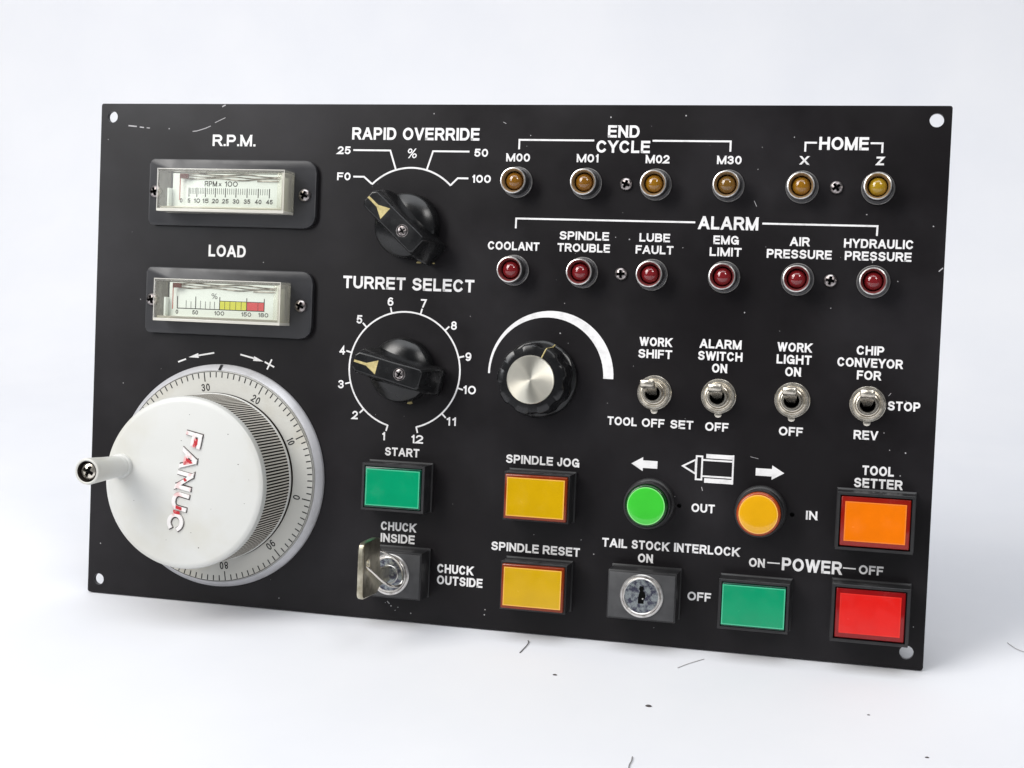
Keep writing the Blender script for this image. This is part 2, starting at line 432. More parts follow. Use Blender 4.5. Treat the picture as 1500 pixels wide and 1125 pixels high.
def marks():
    mb = MB()
    rng = random.Random(3)
    def blob(x, y, s, e=1.0, a=0.0):
        n = 7; pts = []
        for i in range(n):
            rr = s*rng.uniform(0.6, 1.15); t = 2*math.pi*i/n
            px, py = rr*e*math.cos(t), rr*math.sin(t)
            pts.append((x+px*math.cos(a)-py*math.sin(a), y+px*math.sin(a)+py*math.cos(a)))
        mb.flat(pts, 0.03)
    for x, y in [(-161.7,184.3),(-92.2,136.7),(-134.8,188.8),(-151.7,86.2),(-145.1,120.3),(3.6,5.4),(-25.8,3.3),(-34,5.5),(-32.2,3.9),(47.9,150.1),(53.1,149.4),(73,146.9),(72,194.9),(44.2,194.2),(111.2,187.4),(137.7,160.3),(160.6,156.7),(149.5,137.1),(126.9,126.8),(149.7,77.3),(155.2,76.7),(147.5,83.3),(96.5,124.1),(39.9,36.9),(44.9,31.9),(3.8,7.4),(-159.8,20.2),(-80.7,4.5),(161,15.2),(-24.2,195.2),(29.7,125),(28.5,113.8),(14,187.3),(-36.3,6.6),(-31.1,5.2),(153.8,68.5)]:
        blob(x, y, rng.uniform(0.16, 0.34))
    for k in range(45):
        blob(rng.uniform(-163, 163), rng.uniform(2, 197), rng.uniform(0.06, 0.15), rng.uniform(1, 2.4), rng.uniform(0, 3))
    for a, bb, wd in [((-152.8,189.9),(-149.1,189.6),0.5),((-147.8,189.4),(-145.9,189.2),0.45),((-144.7,189.1),(-143.3,189.0),0.35),
                      ((3.2,192.2),(4.4,191.6),0.18),((98,164.5),(99,162.4),0.2),((101,72),(104,71.4),0.12),((-139,108),(-136.5,107.4),0.25),
                      ((83.9,59.8),(84.3,58.4),0.25),((-35.6,7.2),(-34.6,6.3),0.4),((148.4,96.5),(149.2,97.6),0.15),((-112,197.6),(-110.6,198.3),0.5),((163.2,141),(164.6,142.3),0.35)]:
        mb.strip([a, bb], wd, 0.034)
    mb.strip([(-124.5,187.8),(-122.6,188.0),(-120.8,188.5),(-118.6,189.2),(-116.7,190.0)], 0.3, 0.037)
    mb.strip([(-114.9,191.3),(-112.7,192.3),(-110.5,193.3)], 0.25, 0.037)
    for (x, y, s) in [(-2.6,103,2.2),(-7.0,101,1.2),(1.0,100,0.9)]:
        pass
    o = mb.build("paint_chips", M['dust'], panel, smooth=0)
    o["kind"] = "stuff"
marks()

# ---- printed legends
LEG = [("R.P.M.",-106.55,184.36,18.2,4.5),("LOAD",-107.87,140.75,16.0,4.65),("RAPID OVERRIDE",-31.43,187.5,51.1,4.7),("25",-60.04,181.0,5.35,3.0),("F0",-59.79,170.94,5.5,3.0),
("50",-4.93,180.6,5.36,3.0),("100",-4.5,170.8,7.47,3.0),("%",-32.3,180.1,3.9,3.7),("TURRET SELECT",-32.03,130.2,52.9,4.8),
("M00",9.5,179.0,9.2,3.05),("M01",36.1,179.05,8.2,3.05),("M02",62.25,179.0,8.8,3.05),("M30",88.4,179.0,8.85,3.05),
("END\nCYCLE",0,0,0,0),("COOLANT",9.14,145.85,20.0,3.15),("SPINDLE\nTROUBLE",0,0,0,0),("LUBE\nFAULT",0,0,0,0),("EMG\nLIMIT",0,0,0,0),("AIR\nPRESSURE",0,0,0,0),("HYDRAULIC\nPRESSURE",0,0,0,0),
("HOME",128.6,185.3,17.2,4.6),("X",115.1,179.2,2.8,3.0),("Z",141.4,179.3,2.65,3.0),("ALARM",89.1,156.2,21.6,4.75),
("WORK\nSHIFT",0,0,0,0),("TOOL OFF SET",0,0,0,0),("ALARM\nSWITCH\nON",0,0,0,0),("OFF",88.4,82.1,8.5,3.2),("WORK\nLIGHT\nON",0,0,0,0),("OFF",115.0,82.0,8.5,3.2),
("CHIP\nCONVEYOR\nFOR",0,0,0,0),("STOP",153.84,93.1,11.1,3.3),("REV",141.25,82.2,8.4,3.25),("TOOL\nSETTER",0,0,0,0),("START",-31.8,65.4,13.9,3.25),("CHUCK\nINSIDE",0,0,0,0),("CHUCK\nOUTSIDE",0,0,0,0),
("SPINDLE JOG",0,0,0,0),("SPINDLE RESET",0,0,0,0),("TAIL STOCK INTERLOCK",0,0,0,0),("ON",64.4,31.95,5.6,3.25),("OUT",84.8,52.0,8.5,3.2),("IN",123.8,52.2,4.0,3.2),("OFF",84.9,19.4,8.65,3.25),
("ON",105.2,33.6,5.7,3.25),("POWER",124.75,33.95,21.2,4.65),("OFF",145.5,34.1,8.5,3.25)]
MULTI = {
"END\nCYCLE":[("END",49.25,189.0,11.8,4.5),("CYCLE",49.25,183.4,20.0,4.5)],
"SPINDLE\nTROUBLE":[("SPINDLE",36.1,150.3,18.7,3.1),("TROUBLE",36.05,145.85,19.9,3.1)],
"LUBE\nFAULT":[("LUBE",62.5,150.3,11.3,3.1),("FAULT",62.6,145.85,13.95,3.1)],
"EMG\nLIMIT":[("EMG",88.6,150.1,9.2,3.15),("LIMIT",88.6,145.8,11.5,3.15)],
"AIR\nPRESSURE":[("AIR",114.9,150.2,6.9,3.2),("PRESSURE",114.85,145.7,22.9,3.2)],
"HYDRAULIC\nPRESSURE":[("HYDRAULIC",142.3,150.1,23.9,3.2),("PRESSURE",142.3,145.7,22.9,3.2)],
"WORK\nSHIFT":[("WORK",64.57,112.1,11.9,3.25),("SHIFT",64.6,107.65,12.5,3.25)],
"TOOL OFF SET":[("TOOL",53.4,82.2,11.0,3.15),("OFF",65.0,82.2,8.4,3.15),("SET",75.6,82.2,8.4,3.15)],
"ALARM\nSWITCH\nON":[("ALARM",88.4,112.3,15.1,3.3),("SWITCH",88.45,107.9,16.1,3.3),("ON",88.4,103.5,5.5,3.3)],
"WORK\nLIGHT\nON":[("WORK",114.86,112.3,12.05,3.3),("LIGHT",114.9,107.9,12.35,3.3),("ON",114.75,103.5,5.6,3.3)],
"CHIP\nCONVEYOR\nFOR":[("CHIP",141.35,112.3,9.5,3.25),("CONVEYOR",141.4,107.9,22.6,3.25),("FOR",141.3,103.5,8.35,3.25)],
"TOOL\nSETTER":[("TOOL",146.15,69.7,10.9,3.4),("SETTER",146.4,65.15,16.7,3.4)],
"CHUCK\nINSIDE":[("CHUCK",-32.2,36.45,14.2,3.4),("INSIDE",-32.3,31.85,13.85,3.4)],
"CHUCK\nOUTSIDE":[("CHUCK",-8.7,21.75,14.3,3.45),("OUTSIDE",-6.7,17.3,18.2,3.45)],
"SPINDLE JOG":[("SPINDLE",18.76,65.6,18.2,3.25),("JOG",33.7,65.6,8.5,3.25)],
"SPINDLE RESET":[("SPINDLE",14.53,32.1,18.5,3.3),("RESET",32.5,32.1,14.25,3.3)],
"TAIL STOCK INTERLOCK":[("TAIL",52.64,36.75,9.45,3.3),("STOCK",65.96,36.8,13.8,3.3),("INTERLOCK",86.77,36.9,23.85,3.3)],
}
for (s, x, y, wd, h) in LEG:
    mb = MB()
    rows = MULTI.get(s, [(s, x, y, wd, h)])
    for (q, cx, cy, ww, hh) in rows: text(mb, q, cx, cy, ww, hh, 0.05, t=0.12 if q == '%' else 0.22 if len(q) == 1 else (0.2 if hh > 4 else 0.205), slant=0.16 if q == '%' else 0.0)
    o = mb.build("printed_legend", M['print'], panel, smooth=0, recalc=False)
    o["label"] = "white printed words " + s.replace("\n", " ")
LW = 0.66
def lines(name, sets, wd=LW, label=None, fills=()):
    mb = MB()
    for i, (pts, closed) in enumerate(sets): mb.strip(pts, wd, 0.045+0.007*(i % 4), 0, closed)
    for i, pl in enumerate(fills): mb.flat(pl, 0.045+0.007*(i % 3))
    o = mb.build(name, M['print'], panel, smooth=0, recalc=False)
    if label: o["label"] = label
KX, RY, TY, TR = -32.3, 152.2, 97.1, 22.4
arc = el(KX, RY, TR, TR, 135, 45, 30)
lines("printed_scale", [(arc, False), ([(-56.3,181.1),(-41.2,181.1),(-38.7,173.9)], False), ([(-55.9,170.9),(-51.5,170.9),(-48.2,168.2)], False),
      ([(-9.6,170.9),(-13.8,170.9),(-16.5,168.2)], False), ([(-9.6,181.0),(-24.0,181.0),(-26.2,174.1)], False)], label="white printed arc scale from F0 to 100")
mb = MB()
mb.strip(el(KX, TY, TR, TR, 255, -75, 72), 0.62, 0.045)
for i in range(12):
    a = math.radians(90-(195+30*i)); c, s_ = math.cos(a), math.sin(a)
    mb.strip([(KX+c*(TR-0.2), TY+s_*(TR-0.2)), (KX+c*(TR+2.3), TY+s_*(TR+2.3))], 0.62, 0.055)
for i, (x, y) in enumerate([(-39.7,71.2),(-51.6,78.7),(-57.85,90.4),(-57.8,103.6),(-51.2,115.9),(-38.8,123.2),(-25.4,123.0),(-13.0,115.0),(-6.8,103.4),(-5.9,90.8),(-12.7,78.4),(-26.0,70.8)]):
    n = str(i+1); text(mb, n, x, y, {'1':1.4,'10':5.2,'11':4.0,'12':5.0}.get(n, 2.35), 3.25, 0.05, t=0.19)
o = mb.build("printed_scale", M['print'], panel, smooth=0, recalc=False); o["label"] = "white printed round scale numbered 1 to 12"
for pts in ([(9.75,182.1),(9.75,185.6),(38.3,185.6)], [(60.1,185.7),(88.6,185.7),(88.6,182.0)], [(9.7,152.5),(9.75,156.2),(77.1,156.25)],
            [(101.3,156.35),(141.6,156.35),(141.55,152.9)], [(115.2,182.3),(115.2,185.5),(119.2,185.5)], [(137.8,185.5),(141.9,185.5),(141.9,182.1)]):
    lines("printed_bracket", [(pts, False)])
lines("printed_dash", [([(108.9,33.95),(113.4,33.95)], False)], 0.45)
lines("printed_dash", [([(135.7,34.2),(140.2,34.2)], False)], 0.45)
lines("printed_arrow", [], fills=[[(57.6,66.8),(61.9,69.4),(61.9,68.2),(67.3,68.2),(67.3,65.4),(61.9,65.4),(61.9,64.2)]], label="white block arrow pointing left")
lines("printed_arrow", [], fills=[[(113.4,66.75),(109.0,69.35),(109.0,68.0),(103.2,68.0),(103.2,65.3),(109.0,65.3),(109.0,64.1)]], label="white block arrow pointing right")
lines("printed_symbol", [([(76.7,67.1),(81.4,69.7),(81.4,64.5)], True), ([(81.6,71.0),(83.7,71.0),(83.7,62.5),(81.6,62.5)], True),
      ([(83.9,69.75),(94.6,69.75)], False), ([(83.9,63.8),(94.6,63.8)], False), ([(94.95,72.1),(94.95,61.4)], False)], 0.62,
      "white tailstock symbol", fills=[[(85.1,72.0),(94.7,72.0),(94.7,70.45),(85.1,70.45)], [(84.7,63.1),(94.7,63.1),(94.7,61.45),(84.7,61.45)]])
# tapering volume crescent
def circ3(a, b_, c):
    ax_, ay_ = a; bx, by = b_; cx, cy = c
    d = 2*(ax_*(by-cy)+bx*(cy-ay_)+cx*(ay_-by))
    ux = ((ax_**2+ay_**2)*(by-cy)+(bx**2+by**2)*(cy-ay_)+(cx**2+cy**2)*(ay_-by))/d
    uy = ((ax_**2+ay_**2)*(cx-bx)+(bx**2+by**2)*(ax_-cx)+(cx**2+cy**2)*(bx-ax_))/d
    return ux, uy, math.hypot(ax_-ux, ay_-uy)
mb = MB()
A = ((1.2,97.6),(24.5,122.0),(49.4,97.6)); B = ((1.95,97.6),(24.3,119.5),(45.6,97.6))
o1, i1 = circ3(*A), circ3(*B)
def span(cc, p0, p1, n=40):
    a0 = math.atan2(p0[1]-cc[1], p0[0]-cc[0]); a1 = math.atan2(p1[1]-cc[1], p1[0]-cc[0])
    if a0 < 0: a0 += 2*math.pi
    return [(cc[0]+cc[2]*math.cos(a0+(a1-a0)*i/n), cc[1]+cc[2]*math.sin(a0+(a1-a0)*i/n)) for i in range(n+1)]
so, si = span(o1, A[0], A[2]), span(i1, B[0], B[2])
for i in range(40): mb.flat([so[i], so[i+1], si[i+1], si[i]], 0.045)
bmesh.ops.remove_doubles(mb.bm, verts=mb.bm.verts, dist=1e-4)
o = mb.build("printed_scale", M['print'], panel, smooth=0, recalc=False); o["label"] = "white tapering arc, thin at left and thick at right"
def head(p0, p1, hw, hl):
    d = (Vector(p1)-Vector(p0)).normalized(); n = Vector((-d.y, d.x)); q = Vector(p1)-d*hl
    return [tuple(p1), tuple(q+n*hw), tuple(q-n*hw)]
lines("printed_arrow", [([(-112.0,100.2),(-119.0,98.8)], False), ([(-127.6,95.85),(-124.2,97.2)], False)], 0.62, "thin white arrow and minus sign above wheel",
      fills=[head((-112,100.2), (-123.1,97.95), 0.95, 4.4)])
lines("printed_arrow", [([(-100.7,100.05),(-94.5,98.7)], False), ([(-90.2,97.6),(-86.1,95.7)], False), ([(-89.1,94.65),(-87.2,98.7)], False)], 0.62, "thin white arrow and plus sign above wheel",
      fills=[head((-100.7,100.05), (-90.7,97.7), 0.95, 4.4)])

# ---- cross-head screws
def screw_mb(r, h, mb=None, c=(0, 0), z0=0.0, cross=0.62, a=0.4):
    mb = mb or MB()
    nr, na = 12, 40
    cen = None; rings = []
    ca, sa = math.cos(a), math.sin(a)
    def hz(x, y):
        rr = math.hypot(x, y)/r
        z = h*(1-0.55*rr**2.6) if rr < 0.985 else h*0.32
        u, v = x*ca-y*sa, x*sa+y*ca
        wd = 0.17*r
        if (abs(u) < wd and abs(v) < cross*r) or (abs(v) < wd and abs(u) < cross*r) or rr < 0.27: z -= h*0.75
        return z
    cen = mb.bm.verts.new((c[0], c[1], z0+hz(0, 0)))
    for i in range(1, nr+1):
        rr = r*i/nr
        rings.append([mb.bm.verts.new((c[0]+rr*math.cos(2*math.pi*k/na), c[1]+rr*math.sin(2*math.pi*k/na), z0+hz(rr*math.cos(2*math.pi*k/na), rr*math.sin(2*math.pi*k/na)))) for k in range(na)])
    low = [mb.bm.verts.new((v.co.x, v.co.y, z0)) for v in rings[-1]]
    rings.append(low)
    for k in range(na):
        f = mb.bm.faces.new((cen, rings[0][k], rings[0][(k+1) % na]))
        f.material_index = 1
        for i in range(nr):
            f = mb.bm.faces.new((rings[i][k], rings[i+1][k], rings[i+1][(k+1) % na], rings[i][(k+1) % na]))
            zz = [v.co.z for v in f.verts]
            ce = f.calc_center_median(); u, v = (ce.x-c[0])*ca-(ce.y-c[1])*sa, (ce.x-c[0])*sa+(ce.y-c[1])*ca
            wd = 0.17*r
            if (abs(u) < wd and abs(v) < cross*r) or (abs(v) < wd and abs(u) < cross*r): f.material_index = 1
    return mb
s0 = screw_mb(2.35, 1.7).build("mounting_screw", [M['screw'], M['void']], panel, smooth=50)
put(s0, 51.0, 169.65)
for x, y, a in ((50.6,136.6,0.5), (126.75,169.7,1.0), (126.25,136.6,0.2)):
    c = copy_tree(s0); put(c, x, y); c.rotation_euler = (0, 0, a)

# ---- indicator lamps
def lamp(led, cone, label):
    mb = MB()
    mb.lathe([(5.85,0,3),(5.85,0.6,3),(5.6,0.9,0),(5.1,0.95,3),(5.0,1.1,3),(4.85,1.3,3),(4.85,6.9,3),(4.87,7.2,0),(4.75,7.65),(4.4,7.75),(4.25,7.5),(3.55,5.2,1),(3.45,3.6,2),(0,3.5,2)], 48)
    o = mb.build("indicator_lamp", [M['chrome'], M[cone], M['void'], M['barrel']], panel, smooth=40)
    d = MB(); prof = [(3.3,3.4),(3.3,4.6)]
    prof += [(3.3*math.cos(a), 4.6+2.6*math.sin(a)) for a in [math.pi/2*i/9 for i in range(1, 9)]] + [(0, 7.2)]
    d.lathe(prof, 36)
    d.build("led_lens", M[led], o, smooth=60)
    o["label"] = label
    return o
LX = [9.75, 36.15, 62.1, 88.5, 114.75, 141.15]
AN = ["M00", "M01", "M02", "M30", "X", "Z"]; RN = ["coolant", "spindle trouble", "lube fault", "EMG limit", "air pressure", "hydraulic pressure"]
AV = ['amber', 'amber', 'amberwarm', 'amberdim', 'amberwarm', 'amberlight']
a0 = lamp('amber', 'amberreflcone', "amber indicator lamp under M00"); put(a0, LX[0], 169.7)
r0 = lamp('red_led', 'redreflcone', "red indicator lamp under coolant"); put(r0, LX[0], 136.7)
for i in range(1, 6):
    c = copy_tree(a0); put(c, LX[i], 169.65); c["label"] = ("brighter " if i == 5 else "") + "amber indicator lamp under " + AN[i]; c.rotation_euler = (0.02*math.sin(i*2.1), 0.02*math.cos(i*1.7), i*1.3)
    if AV[i] != 'amber':
        for ch in c.children: ch.material_slots[0].link = 'OBJECT'; ch.material_slots[0].material = M[AV[i]]
    c = copy_tree(r0); put(c, LX[i], 136.65); c["label"] = "red indicator lamp under " + RN[i]; c.rotation_euler = (0, 0, i*1.9)
# ---- rectangular push buttons
def rect_button(kind, label, x, y, wd=25.0, ht=18.0, lip=10.0, captop=10.3, cw=22.6, ch=15.6, fw=21.4, fh=14.0, wall=0.95):
    mb = MB()
    W2, H2 = wd/2, ht/2
    # tapered hollow housing with a lip and a floor, its body passing through the panel
    def rect(w_, h_, z): return [mb.bm.verts.new(p) for p in ((-w_, -h_, z), (w_, -h_, z), (w_, h_, z), (-w_, h_, z))]
    rs = [rect(W2-1.6, H2-1.6, -28), rect(W2-1.6, H2-1.6, -0.5), rect(W2+0.45, H2+0.55, 0.02), rect(W2+0.45, H2+0.55, 0.9), rect(W2, H2, 1.3), rect(W2, H2, lip-0.15), rect(W2-0.15, H2-0.15, lip), rect(W2-wall, H2-wall, lip), rect(W2-wall-0.05, H2-wall-0.05, lip-3.5)]
    mb.bm.faces.new(rs[0][::-1]); mb.bm.faces.new(rs[-1])
    for A_, B_ in zip(rs[:-1], rs[1:]):
        for i in range(4): mb.bm.faces.new((A_[i], A_[(i+1) % 4], B_[(i+1) % 4], B_[i]))
    # small latch bump on the top side
    mb.box(-2.2, 2.2, H2-0.02, H2+0.28, lip-2.2, lip-0.5, 0.1)
    o = mb.build("push_button", M['blackmat'], panel, (x, y, 0), smooth=30)
    o["label"] = label
    body, face, edge = CAPS[kind]
    cb = MB(); cb.box(-cw/2, cw/2, -ch/2, ch/2, lip-3.2, captop, 0.45, seg=3)
    cb.build("button_cap", body, o, smooth=40)
    fb = MB()
    fb.box(-fw/2, fw/2, -fh/2, fh/2, captop-0.4, captop+0.10, 0.0, 0)
    t = bmesh.new()
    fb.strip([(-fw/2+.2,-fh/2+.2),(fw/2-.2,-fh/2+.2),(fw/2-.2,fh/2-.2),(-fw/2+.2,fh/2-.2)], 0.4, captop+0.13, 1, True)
    t.free()
    fb.build("cap_face", [face, edge], o, smooth=0)
    return o
rect_button('green', "dark green push button under START", -31.75, 52.45)
rect_button('yellow', "yellow push button under SPINDLE JOG", 24.25, 52.75, captop=11.6, cw=23.7, ch=16.6, fw=21.9, fh=14.4, wall=0.6)
rect_button('yellow', "yellow push button under SPINDLE RESET", 24.5, 19.3, captop=11.6, cw=23.7, ch=16.6, fw=21.9, fh=14.4, wall=0.6)
rect_button('green', "green push button marked power ON", 105.4, 19.4, captop=10.6, fw=22.2, fh=14.4)
rect_button('orange', "orange push button under TOOL SETTER in raised frame", 146.0, 52.3, wd=26.5, ht=20.4, lip=10.0, captop=9.6, cw=23.8, ch=17.6, fw=20.9, fh=14.0, wall=1.0)
rect_button('red', "red push button marked power OFF in raised frame", 145.85, 19.8, wd=26.6, ht=20.4, lip=10.0, captop=9.6, cw=23.8, ch=17.6, fw=20.9, fh=14.1, wall=1.0)

# ---- round push buttons
def round_button(kind, label, x, y, R, rc, top, dome):
    mb = MB()
    mb.lathe([(0,-26),(R+3.6,-26),(R+3.6,-3.2),(R-1.2,-3.0),(R-1.2,-0.5),(R,0.02),(R,2.0),(R-0.35,2.6),(R-0.9,2.9),(R-0.95,3.6),(R-0.6,8.2),(R-0.8,8.8),(R-1.3,8.9),(R-1.6,8.4),(R-1.7,6.5),(0,6.4)], 64)  # unseen rear body, widened to block light behind the pilot holes
    o = mb.build("push_button", M['blackmat'], panel, (x, y, 0), smooth=35); o["label"] = label
    body, face, edge = CAPS[kind]
    cb = MB(); cb.lathe([(rc+0.85,6.0),(rc+0.85,top-0.9),(rc+0.6,top-0.35),(rc+0.1,top-0.15),(0,top-0.12)], 56)
    cb.build("button_cap", body, o, smooth=50)
    fb = MB()
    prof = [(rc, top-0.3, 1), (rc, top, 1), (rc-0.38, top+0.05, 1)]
    for i in range(1, 17):
        q = (rc-0.38)*(1-i/16); prof.append((q, top+0.05+dome*(1-(q/rc)**4), 0))
    fb.lathe(prof, 56)
    fb.build("cap_face", [face, edge], o, smooth=50)
round_button('lime', "bright green round push button marked OUT", 65.3, 52.6, 9.3, 6.9, 10.6, 0.22)
round_button('amberround', "amber round push button marked IN", 105.7, 52.6, 9.3, 6.95, 11.6, 0.30)

# ---- key switches
def key_switch(label, x, y, lx, ly, keyhole):
    mb = MB()
    mb.box(-10.9, 10.9, -7.4, 7.4, -28, -0.5)
    mb.box(-13.0, 13.0, -9.3, 9.6, 0.02, 1.0, 0.25)
    mb.box(-12.6, 12.6, -8.95, 8.95, 0.9, 10.6, 0.3)
    o = mb.build("key_switch", M['blackmat'], panel, (x, y, 0), smooth=35); o["label"] = label
    f = MB(); f.box(-12.1, 12.1, -8.4, 8.2, 10.4, 11.0, 0.25)
    f.build("face_plate", M['grey'], o, smooth=35)
    l = MB()
    l.lathe([(7.9,10.5),(7.9,11.4),(7.6,11.75),(7.2,11.8),(6.9,11.4),(6.75,11.35),(6.7,11.9),(6.45,12.1),(6.2,11.9),(6.15,11.5),(6.1,11.5,1),(0,11.5,1)], 64, (lx-x, ly-y))
    cx, cy = lx-x, ly-y
    if keyhole:
        l.flat([(cx-1.0,cy+.3),(cx-.6,cy+1.9),(cx-1.0,cy+2.5),(cx-.7,cy+3.7),(cx+.7,cy+3.6),(cx+.8,cy+2.4),(cx+.5,cy+2.1),(cx+1.3,cy+1.2),(cx+1.5,cy+0),(cx+1.2,cy-1.1),(cx+.9,cy-1.3),(cx+.9,cy-2.7),(cx-1.2,cy-2.7),(cx-1.2,cy-.6)], 11.56, 2)
        l.lathe([(0.32,11.57),(0.25,11.8),(0,11.9)], 10, (cx+0.55, cy-0.9))
    else:
        l.lathe([(3.6,11.52,1),(3.4,11.7),(3.2,11.52)], 40, (cx, cy), 0)
    l.build("lock_barrel", [M['chrome'], M['lockface'], M['void']], o, smooth=40)
key_switch("black key switch with empty keyhole under tail stock interlock", 65.2, 19.75, 65.3, 19.85, True)
key_switch("black key switch with a key turned in it, under CHUCK INSIDE", -31.5, 19.6, -31.4, 19.8, False)

# ---- toggle switches
def toggle(label, x, y, dx, dy, tilt):
    mb = MB()
    mb.lathe([(6.35,0.0),(6.35,0.55),(6.2,0.7),(5.95,0.72),(5.95,1.5),(5.75,1.75),(5.2,1.8),(4.9,1.5),(4.6,1.6),(4.35,2.2),(4.0,2.9),(3.75,3.0),(3.7,2.5),(3.55,2.5),(3.5,5.2),(3.3,5.45),(2.85,5.45),(2.65,5.1),(2.6,3.0,1),(2.4,0.3,1),(0,0.3,1)], 56)
    mb.prism([(-1.3,-6.0),(1.3,-6.0),(1.25,-7.0),(0.8,-7.6),(0,-7.8),(-0.8,-7.6),(-1.25,-7.0)], 0.02, 0.5, 0.1)
    o = mb.build("toggle_switch", [M['nickel'], M['void']], panel, (x, y, 0), smooth=40); o["label"] = label
    o.rotation_euler = (0, 0, tilt)
    lv = MB()
    n = 7; rows = []
    for i in range(n):
        s = i/(n-1); z = 1.5+13.5*s; cx, cy = dx*s, dy*s**0.95
        hw = (1.45, 1.6, 1.85, 2.15, 2.4, 2.55, 2.5)[i]; hh = (1.35, 1.4, 1.42, 1.42, 1.42, 1.4, 1.3)[i]
        q = []
        for k in range(16):
            a = 2*math.pi*k/16; c_, s_ = math.cos(a), math.sin(a)
            e = 0.38
            q.append(lv.bm.verts.new((cx+hw*math.copysign(abs(c_)**e, c_), cy+hh*math.copysign(abs(s_)**e, s_), z)))
        rows.append(q)
    for A_, B_ in zip(rows[:-1], rows[1:]):
        for k in range(16): lv.bm.faces.new((A_[k], A_[(k+1) % 16], B_[(k+1) % 16], B_[k]))
    lv.bm.faces.new(rows[0][::-1])
    top = [lv.bm.verts.new((dx+(v.co.x-dx)*0.86, dy+(v.co.y-dy)*0.8, 15.35)) for v in rows[-1]]
    for k in range(16): lv.bm.faces.new((rows[-1][k], rows[-1][(k+1) % 16], top[(k+1) % 16], top[k]))
    lv.bm.faces.new(top)
    lv.build("lever", M['nickel'], o, smooth=50)
toggle("chrome toggle switch flipped up, under WORK SHIFT", 65.0, 93.4, -0.6, 3.9, 0.03)
toggle("chrome toggle switch flipped up, under ALARM SWITCH", 88.55, 93.3, 0.1, 3.7, 0.02)
toggle("chrome toggle switch flipped up, under WORK LIGHT", 115.0, 93.3, -0.35, 3.8, 0.0)
toggle("chrome toggle switch flipped up, under CHIP CONVEYOR", 141.4, 93.25, -0.2, 4.3, 0.0)

# ---- bar pointer knobs
def bar_knob(label, x, y, ang, flecks):
    mb = MB()
    mb.lathe([(12.5,0.6),(12.5,2.4),(12.25,5.4),(12.0,6.1),(11.5,6.6),(6.5,8.9),(0,9.2)], 64)
    mb.lathe([(9.0,0.02),(9.0,0.7),(12.2,0.8)], 48)
    # grip bar: waisted outline, wide at the base and tapering to the face
    def outline(L0, L1, wt, wm, we, z):
        p = [(L0, wt*0.62), (L0-1.4, wt), (L0-6.5, wm*1.02), (0, wm), (-L1+5.5, we), (-L1+0.9, we), (-L1, we-0.9)]
        q = [(a, -b_) for a, b_ in p[::-1]]
        return [mb.bm.verts.new((a, b_, z)) for a, b_ in p+q]
    R = [outline(14.8, 17.2, 5.2, 6.6, 5.4, 2.2), outline(15.2, 16.9, 5.3, 6.5, 5.4, 6.0), outline(15.1, 15.0, 4.9, 5.0, 4.9, 12.0), outline(14.8, 12.9, 3.95, 3.9, 4.1, 17.2), outline(14.4, 12.4, 3.5, 3.5, 3.7, 18.0)]
    n = len(R[0])
    mb.bm.faces.new(R[0][::-1])
    for A_, B_ in zip(R[:-1], R[1:]):
        for i in range(n): mb.bm.faces.new((A_[i], A_[(i+1) % n], B_[(i+1) % n], B_[i]))
    mb.bm.faces.new(R[-1])
    o = mb.build("selector_knob", M['black'], panel, (x, y, 0), (0, 0, ang), smooth=32); o["label"] = label
    bvm = o.modifiers.new("bevel", 'BEVEL'); bvm.width = 0.00035; bvm.segments = 3; bvm.limit_method = 'ANGLE'; bvm.angle_limit = math.radians(28)
    pt = MB()
    pt.flat([(14.2,0.42),(9.2,0.5),(4.9,2.7),(4.9,-2.7),(9.2,-0.5),(14.2,-0.42)], 18.04)
    if flecks == 'tail':
        pt.lathe([(0.9,11.2),(0.7,11.5),(0,11.6)], 12, (-13.3, -0.9))
    pt.build("pointer_mark", M['gold'], o, smooth=0, recalc=False)
    sc = MB()
    sc.lathe([(2.4,18.02),(2.35,18.12),(2.1,18.12),(2.05,18.03)], 36, (-4.3, 0))
    sc.lathe([(2.16,18.03,2),(0,18.03,2)], 36, (-4.3, 0))
    screw_mb(1.75, 0.3, sc, (-4.3, 0), 18.05, 0.75, 0.3)
    sc.build("knob_screw", [M['screw'], M['void'], M['void']], o, smooth=50)
    return o
k1 = bar_knob("black pointer knob aimed at F0 on rapid override scale", KX, RY, math.radians(138.0), '')
k2 = bar_knob("black pointer knob aimed at 4 on turret scale", KX, TY, math.radians(166.5), '')
# worn paint flecks by the knobs
for (x, y, sx, sy) in [(-28.0,138.6,1.3,0.5),(-23.5,139.6,1.2,0.3),(-21.2,141.0,0.5,1.0),(-22.2,138.4,0.7,0.3),(-29.6,84.6,1.3,0.7)]:
    fl = MB(); fl.flat([(x-sx*.8,y-sy*.5),(x+sx*.2,y-sy*.8),(x+sx,y-sy*.2),(x+sx*.7,y+sy*.7),(x-sx*.5,y+sy*.6)], 0.06)
    fl.build("paint_fleck", M['gold'], panel, smooth=0)

